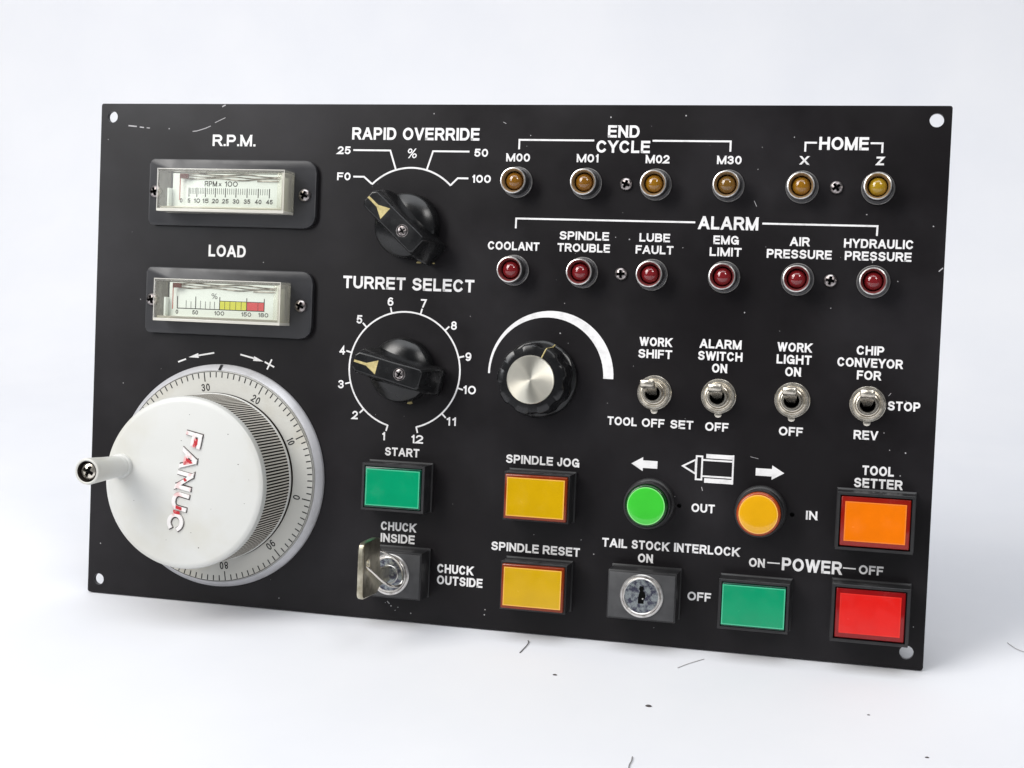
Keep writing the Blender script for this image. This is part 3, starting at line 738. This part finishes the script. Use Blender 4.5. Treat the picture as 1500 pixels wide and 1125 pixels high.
# ---- fluted potentiometer knob
def pot():
    mb = MB(); n = 160
    def fr(r, depth, a):
        c = 0.5+0.5*math.cos(9*a+0.7)
        return r-depth*max(0.0, c-0.35)/0.65
    prof = [(14.7,0.5,0),(14.7,1.8,0),(14.1,2.6,0),(13.6,2.9,0.8),(13.4,4.5,0.95),(13.1,13.2,0.85),(12.8,14.0,0.7),(12.3,14.4,0.4),(10.0,14.6,0)]
    rings = []
    for r_, z_, d_ in prof:
        rings.append([mb.bm.verts.new((fr(r_, d_, 2*math.pi*i/n)*math.cos(2*math.pi*i/n), fr(r_, d_, 2*math.pi*i/n)*math.sin(2*math.pi*i/n), z_)) for i in range(n)])
    for A_, B_ in zip(rings[:-1], rings[1:]):
        for i in range(n): mb.bm.faces.new((A_[i], A_[(i+1) % n], B_[(i+1) % n], B_[i]))
    mb.bm.faces.new(rings[-1])
    o = mb.build("rotary_knob", M['black'], panel, (21.35, 96.45, 0), smooth=40); o["label"] = "black fluted rotary knob with silver disc"
    d = MB(); d.lathe([(8.95,14.4),(8.95,14.9),(8.75,15.15),(8.3,15.1),(4,15.1),(0,15.1)], 64)
    d.build("silver_disc", M['spun'], o, smooth=30)
    p = MB(); a = math.radians(65); c, s_ = math.cos(a), math.sin(a)
    p.tube([(9.0*c,9.0*s_,14.62),(11.9*c,11.9*s_,14.45),(12.75*c,12.75*s_,13.8),(13.2*c,13.2*s_,5),(14.2*c,14.2*s_,2.75)], 0.26, 8)
    p.build("pointer_line", M['gold'], o)
pot()

# ---- panel meters
def meter(label, yb, kind):
    """origin: centre of the flange"""
    mb = MB()
    r = 4.6
    pts = []
    for cx, cy, a in ((35.6-r, 13.1-r, 0), (-35.6+2, 13.1-2, 90), (-35.6+2, -13.1+2, 180), (35.6-r, -13.1+r, 270)):
        rr = r if cx > 0 else 2
        pts += el(cx, cy, rr, rr, a, a+90, 6)
    mb.prism(pts, 0.02, 2.2, 0.35)
    o = mb.build("panel_meter", M['flange'], panel, (-105.9, yb, 0), smooth=35); o["label"] = label
    # clear acrylic window: four walls and a front
    x0, x1, y0, y1 = -27.1, 26.6, -8.2, 8.5
    c = MB(); t = 1.1; zt = 12.0
    c.box(x0, x1, y0, y0+t, 2.25, zt, 0.15, 2); c.box(x0, x1, y1-t, y1, 2.25, zt, 0.15, 1)
    c.box(x0, x0+t, y0+t+.01, y1-t-.01, 2.25, zt, 0.15, 1); c.box(x1-t, x1, y0+t+.01, y1-t-.01, 2.25, zt, 0.15, 3)
    c.box(x0+t+.02, x1-t-.02, y0+t+.02, y1-t-.02, zt-1.0, zt-0.05, 0.0, 0)
    c.strip([(x0+.2,y0+.2),(x1-.2,y0+.2),(x1-.2,y1-.2),(x0+.2,y1-.2)], 0.28, zt+0.03, 2, True)
    c.box(x0+t+.05, x1-t-.05, y0+t+.05, y0+t+0.95, 2.4, zt-1.05, 0.12, 3)
    c.box(x1-t-2.3, x1-t-.05, y0+t+1.1, y1-t-.1, 8.6, zt-1.05, 0.12, 1)
    c.build("clear_window", [M['clear'], M['edge'], M['rim'], M['frost']], o, smooth=35)
    s = MB()
    s.box(-23.6, 22.8, -6.3, 7.2, 2.3, 5.7, 0.3, 0)
    s.box(-24.6, -23.7, -6.2, 1.2, 2.3, 8.2, 0.2, 0)
    s.box(23.2, 24.4, -6.3, 6.0, 2.3, 8.0, 0.2, 0)
    s.build("scale_plate", [M['scale'] if kind else M['scale']], o, smooth=35)
    mv = MB()
    for k in range(3):
        yy = 6.6-0.72*k
        pts2 = [(-19.3+41.5*i/24, yy+0.30*math.sin(i*0.5+k*1.7)+0.25*math.sin(i*0.21+k)) for i in range(25)]
        mv.tube([(a_, b_, 5.8) for a_, b_ in pts2], lambda q, k=k: 0.16+0.12*abs(math.sin(q*7+k*2)), 8)
    mv.box(12.5, 21.8, 4.25, 4.75, 5.6, 6.1, 0.15)
    mv.build("meter_movement", M['movement'], o, smooth=40)
    X = lambda u: u+105.9
    pr = MB(); zz = 5.74
    if kind == 'rpm':
        tx = [-125.6,-122.3,-118.9,-115.2,-111.0,-106.7,-102.2,-97.5,-92.8,-88.1]
        base = 161.4-163.4; top = 165.0-163.4
        for i, u in enumerate(tx):
            if i: pr.strip([(X(u), base), (X(u), top)], 0.36, zz+0.008)
            if i:
                nn = 5
                for k in range(1, nn):
                    if i == 1: continue
                    q = tx[i-1]+(u-tx[i-1])*k/nn
                    pr.strip([(X(q), base+1.15), (X(q), top-0.1)], 0.2, zz)
            text(pr, str(5*i), X(u)+(0.1 if i else 0), 159.9-163.4, 1.15 if i < 2 else 2.75, 1.75, zz, t=0.185)
        text(pr, "RPM", X(-113.0), 167.0-163.4-0.35, 5.3, 2.1, zz, t=0.155)
        text(pr, "x", X(-109.1), 167.0-163.4-0.35, 1.1, 1.8, zz, t=0.16)
        text(pr, "100", X(-104.4), 167.0-163.4-0.35, 5.6, 2.1, zz, t=0.155)
        pr.build("scale_print", [M['ink']], o, smooth=0, recalc=False)
        n0 = X(-125.4)
    else:
        Y = lambda v: v-120.4
        for i, (u, yt) in enumerate([(-125.8,122.2),(-122.0,120.6),(-119.9,120.2),(-117.9,122.2),(-115.8,120.6),(-113.7,120.4),(-111.7,120.4),(-109.8,120.4),(-107.6,122.3),(-105.4,120.8),(-103.2,120.8),(-100.7,120.8),(-98.4,120.8),(-96.1,122.3),(-91.3,120.8),(-88.7,122.3)]):
            pr.strip([(X(u), Y(117.4)), (X(u), Y(yt))], 0.34 if yt > 121 else 0.2, zz+0.02, 0)
        pr.strip([(X(-125.9), Y(117.4)), (X(-88.5), Y(117.4))], 0.3, zz+0.03, 0)
        pr.strip([(X(-107.6), Y(120.8)), (X(-88.6), Y(120.8))], 0.22, zz+0.03, 0)
        pr.flat([(X(-107.5),Y(117.5)),(X(-96.2),Y(117.5)),(X(-96.2),Y(120.8)),(X(-107.5),Y(120.8))], zz, 1)
        pr.flat([(X(-96.1),Y(117.5)),(X(-88.7),Y(117.5)),(X(-88.7),Y(120.8)),(X(-96.1),Y(120.8))], zz, 2)
        for s_, u, wd in (("0",-125.9,1.0),("50",-118.0,2.3),("100",-107.7,4.0),("150",-96.2,4.0),("180",-89.0,4.0)):
            text(pr, s_, X(u), Y(115.95), wd*1.08, 1.65, zz, t=0.17)
        text(pr, "%", X(-109.9), Y(122.6), 2.6, 2.2, zz, t=0.1)
        pr.build("scale_print", [M['ink'], M['yel'], M['redb']], o, smooth=0, recalc=False)
        n0 = X(-127.0)
    nd = MB()
    nd.box(n0-0.13, n0+0.13, -3.4, 5.2, 7.2, 7.45, 0.0, 0)
    nd.box(n0-0.1, n0+3.5, 5.0, 6.9, 7.0, 7.7, 0.1, 1)
    nd.build("needle", [M['needle'], M['flag']], o, smooth=0)
    sc = screw_mb(2.5, 1.9).build("meter_screw", [M['screw'], M['void']], o, (31.2, -0.3, 2.2), smooth=50)
    c2 = sc.copy(); COL.objects.link(c2); c2.parent = o; c2.location = Vector((-32.6, 0.1, 2.2))*MM; c2.rotation_euler = (0, 0, 0.7)
    return o
meter("clear panel meter under R.P.M. scaled 0 to 45", 163.4, 'rpm')
meter("clear panel meter under LOAD with yellow and red bands", 120.4, 'load')

# ---- hand wheel
def handwheel():
    CX, CY = -107.6, 51.5
    mb = MB()
    mb.lathe([(36,-26),(36,-0.5),(44.3,0.02),(44.3,1.3),(44.1,1.7),(42.4,3.5),(42.05,3.8),(41.95,3.5),(38,3.4),(0,3.4)], 144)
    o = mb.build("hand_wheel", M['alu'], panel, (CX, CY, 0), smooth=28); o["label"] = "large white hand wheel with crank handle and numbered dial"
    nt_ = MB(); a = math.radians(90)
    pr_ = [(44.16,1.74),(42.46,3.58),(42.05,3.88)]
    rw = [[nt_.bm.verts.new((q, r_, z_)) for q in (-0.6, 0.6)] for r_, z_ in pr_]
    for A_, B_ in zip(rw[:-1], rw[1:]): nt_.bm.faces.new((A_[0], A_[1], B_[1], B_[0]))
    nt_.build("index_mark", M['ink'], o, (0, 0, 0.1), smooth=0)
    d = MB(); d.lathe([(41.75,3.5),(41.75,4.7),(41.55,5.0),(32,5.0),(0,5.0)], 144)
    dial = d.build("dial_plate", M['dialplate'], o, smooth=28)
    p = MB()
    p.strip(el(0, 0, 41.5, 41.5, 0, 357.5, 143), 0.22, 5.045, 0, True)
    for n in range(100):
        ang = math.radians(90-(99.6-3.6*n)); c, s_ = math.cos(ang), math.sin(ang)
        ri = 37.7 if n % 10 == 0 else 39.2
        p.strip([(ri*c, ri*s_), (41.2*c, 41.3*s_)], 0.44, 5.035)
        if n % 10 == 0:
            text(p, str(n), 35.4*c, 35.4*s_, 1.75 if n == 0 else (3.6 if n > 10 else 2.6), 2.95, 5.035, t=0.15, rot=ang-math.pi/2, gap=0.2)
    p.build("dial_print", M['ink'], o, smooth=0, recalc=False)
    # knurled drum
    k = MB(); N = 172
    def ring_(r0, r1, z):
        vs_ = []
        for i in range(N):
            for j, (f, rr) in enumerate(((0.0, r0), (0.50, r0), (0.58, r1), (0.92, r1))):
                a_ = 2*math.pi*(i+f)/N
                vs_.append(k.bm.verts.new((rr*math.cos(a_), rr*math.sin(a_), z)))
        return vs_
    rows = [(ring_(33.2,33.2,5.05),0), (ring_(33.2,33.2,5.3),1), (ring_(32.3,32.3,5.4),1), (ring_(32.3,32.3,6.5),1), (ring_(33.1,33.1,6.6),0), (ring_(33.15,33.15,7.5),0), (ring_(32.8,32.8,7.8),0), (ring_(32.8,31.9,8.0),2), (ring_(32.8,31.9,28.8),2), (ring_(32.8,32.8,29.0),0), (ring_(32.8,32.8,30.6),0), (ring_(32.4,32.4,31.6),0), (ring_(31.6,31.6,32.2),0), (ring_(30.4,30.4,32.4),0)]  # lowest dark rows paint the shadow line between drum and dial
    for q in range(1, len(rows)):
        A_, B_, typ = rows[q-1][0], rows[q][0], rows[q][1]
        n = len(A_)
        for i in range(n):
            f = k.bm.faces.new((A_[i], A_[(i+1) % n], B_[(i+1) % n], B_[i]))
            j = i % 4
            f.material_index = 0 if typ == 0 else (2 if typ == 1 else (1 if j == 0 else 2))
    k.bm.faces.new(rows[-1][0])
    k.build("wheel_drum", [M['cream'], M['knurl'], M['grime_shade']], o, smooth=30)
    fk = MB(); rg_ = random.Random(11)
    for x_, y_, q in [(7.5,-24,.3),(4.2,-18.5,.22),(22.5,8.5,.25),(25.5,-6,.2),(18,19.5,.28),(-6,-22,.18),(-1,16,.2),(12,-9,.16),(-20,-8,.16),(2,26,.2),(27,3,.18)]:
        a_ = rg_.uniform(0, 3)
        fk.flat([(x_+q*rg_.uniform(.6,1.5)*math.cos(a_+k_*1.05), y_+q*rg_.uniform(.4,.9)*math.sin(a_+k_*1.05)) for k_ in range(6)], 32.43)
    fk_ = fk.build("grime_specks", M['outline'], o, smooth=0); fk_["kind"] = "stuff"
    # raised lettering running down the face
    lg = MB(); base = math.radians(-101.5)
    tmp = MB()
    text(tmp, "FANUC", 0, 0, 38.5, 6.6, 0, t=0.215, gap=0.17)
    # extrude every stroke to a raised letter
    ret = bmesh.ops.extrude_face_region(tmp.bm, geom=tmp.bm.faces[:])
    bmesh.ops.translate(tmp.bm, vec=(0, 0, 0.7), verts=[v for v in ret['geom'] if isinstance(v, bmesh.types.BMVert)])
    lg.merge(tmp.bm, 0)
    ol = MB(); text(ol, "FANUC", 0, 0, 39.2, 7.2, 0.0, t=0.285, gap=0.13); lg.merge(ol.bm, 1)  # wider dark copy paints the shadow at the letters' edges
    for pl in ([(-17.3,0.2),(-15.6,0.5),(-13.9,0.1),(-13.6,1.2),(-15.2,2.1),(-17.2,1.9)], [(-9.6,-1.9),(-7.3,-2.1),(-6.3,-1.6),(-7.2,0.6),(-7.9,1.9),(-8.6,1.0)],
               [(9.3,-1.2),(10.6,-1.0),(10.7,1.6),(9.5,1.4)], [(11.2,-1.8),(12.6,-1.4),(12.4,1.3),(11.3,1.0)], [(-1.2,-0.6),(-0.2,0.4),(-1.0,1.2),(-1.7,0.2)]):
        lg.flat(pl, 0.735, 2)
    l = lg.build("raised_lettering", [M['logo'], M['outline'], M['redpaint']], o, (0.9, 0.45, 32.43), (0, 0, base), smooth=25)
    l["label"] = "raised worn red and white letters FANUC"
    # crank handle
    h = MB()
    h.lathe([(4.7,32.3),(4.7,33.6),(4.5,33.9),(4.15,34.0),(4.05,34.6),(4.05,36.2),(4.0,36.3),(4.15,37.0),(4.35,44),(4.85,54.5),(4.95,56.2),(4.75,57.0),(4.3,57.2),(3.9,57.0),(3.75,56.0,1),(3.6,54.8,1),(0,54.6,1)], 48)
    hp = (-25.8, 4.85)
    h.build("crank_handle", [M['cream'], M['grime_shade']], o, (hp[0], hp[1], 0), smooth=40)  # end recess around the screw is coloured dark
    s = screw_mb(3.25, 1.6)
    s.build("handle_screw", [M['nickel'], M['void']], o, (hp[0], hp[1], 54.8), smooth=50)
handwheel()

# ------------------------------------------------------------------ key and its wire ring
R4 = panel.matrix_basis.copy()
key = bpy.data.objects.new("key", None); COL.objects.link(key)
key.location = panel.location; key.rotation_euler = panel.rotation_euler
key["label"] = "flat metal key standing edge-on in the key switch at CHUCK INSIDE"; key["category"] = "key"
kb = MB()
# bow profile in (y, h), extruded along x
prof = [(15.6,23.2),(14.9,25.0),(15.0,38.8),(15.7,40.2),(17.0,40.7),(33.2,40.7),(34.8,40.2),(35.6,38.6),(35.9,26.5),(35.4,23.2),(34.6,22.6),(27,22.4),(23.5,21.0),(23.0,11.4),(17.2,11.4),(17.0,22.0)]
t = bmesh.new()
hole_c, hole_r = (27.0, 35.4), 1.9
vo = [t.verts.new((0, y, h)) for y, h in prof]; hv = [t.verts.new((0, hole_c[0]+hole_r*math.cos(2*math.pi*i/20), hole_c[1]+hole_r*math.sin(2*math.pi*i/20))) for i in range(20)]
for lp in (vo, hv):
    for i in range(len(lp)): t.edges.new((lp[i], lp[(i+1) % len(lp)]))
bmesh.ops.triangle_fill(t, use_beauty=True, edges=t.edges[:])
ret = bmesh.ops.extrude_face_region(t, geom=t.faces[:])
bmesh.ops.translate(t, vec=(2.2, 0, 0), verts=[v for v in ret['geom'] if isinstance(v, bmesh.types.BMVert)])
kb.merge(t, 0)
ko = kb.build("key_bow", M['keymetal'], key, (-33.5, 0, 0), smooth=30)
bv = ko.modifiers.new("bevel", 'BEVEL'); bv.width = 0.00055; bv.segments = 3; bv.limit_method = 'ANGLE'
rg = MB()
ctrl = [(-32.3,27.0,36.4),(-30.2,24.0,33.0),(-28.6,19.6,26.0),(-26.9,16.9,19.5),(-25.3,17.2,15.5),(-25.0,20.5,13.6),(-26.6,24.6,14.0),(-29.0,27.2,15.4),(-32.4,29.6,18.5),(-34.6,30.6,25.5),(-34.6,29.4,32.0),(-33.4,28.0,35.4)]
def spline(P, n=8):
    out = []; N = len(P)
    for i in range(N):
        p0, p1, p2, p3 = [Vector(P[(i+j-1) % N]) for j in range(4)]
        for k in range(n):
            s = k/n
            out.append(0.5*((2*p1)+(-p0+p2)*s+(2*p0-5*p1+4*p2-p3)*s*s+(-p0+3*p1-3*p2+p3)*s**3))
    return out
rg.tube(spline(ctrl), 0.48, 10, closed=True)
ro = rg.build("key_ring", M['wire'])
ro.location = panel.location; ro.rotation_euler = panel.rotation_euler
ro["label"] = "thin wire ring hanging from the hole of the key"; ro["category"] = "key ring"

# ------------------------------------------------------------------ hairs and crumbs on the backdrop
def hair(label, pts, r, mt):
    mb = MB(); P = [Vector(p) for p in pts]
    sp = []
    for i in range(len(P)-1):
        p0, p1, p2, p3 = P[max(i-1, 0)], P[i], P[i+1], P[min(i+2, len(P)-1)]
        for k in range(6):
            s = k/6; sp.append(0.5*((2*p1)+(-p0+p2)*s+(2*p0-5*p1+4*p2-p3)*s*s+(-p0+3*p1-3*p2+p3)*s**3))
    sp.append(P[-1])
    mb.tube(sp, r, 6)
    o = mb.build("hair", mt); o["label"] = label; o["category"] = "hair"
hm = mat("dark_hair", (0.05, 0.04, 0.04), 0.6); hp_ = mat("pale_fibre", (0.42, 0.41, 0.41), 0.7)
hair("short dark curved hair on the backdrop below the yellow reset button", [(22.7,-7.0,.3),(23.3,-8.2,.4),(23.4,-11.5,.35),(23.0,-15.5,.3),(22.6,-19.0,.25)], 0.17, hm)
hair("grey upright hair at the bottom edge of the backdrop", [(76.9,-92,.3),(77.2,-95,.4),(77.0,-98,.35),(77.6,-103,.25)], 0.17, mat("grey_hair", (0.2, 0.19, 0.19), 0.6))
hair("pale slanting fibre just below the panel, left of power ON button", [(80.5,-18.5,.2),(84.0,-13.5,.25),(88.6,-8.0,.2)], 0.13, hp_)
hair("pale fibre lying on the backdrop right of the panel", [(196,36,.2),(199,30,.3),(204,26,.2)], 0.16, hp_)
def crumb(label, x, y, s):
    mb = MB()
    mb.lathe([(s*.8,0.02),(s,s*.3),(s*.6,s*.7),(0,s*.8)], 8)
    o = mb.build("crumb", hm, None, (x, y, 0.0)); o.scale = (1.6, 0.8, 1); o["label"] = label; o["category"] = "crumb"
crumb("dark crumb nearest the panel's lower edge", 39.5, -35.5, 0.55)
crumb("dark crumb in front of the panel, midway to the frame edge", 75.7, -53.4, 0.75)
crumb("tiny dark crumb at the far right front", 165.0, -69.4, 0.45)
crumb("tiny crumb in front of the panel's right corner", 147.0, -42.0, 0.35)
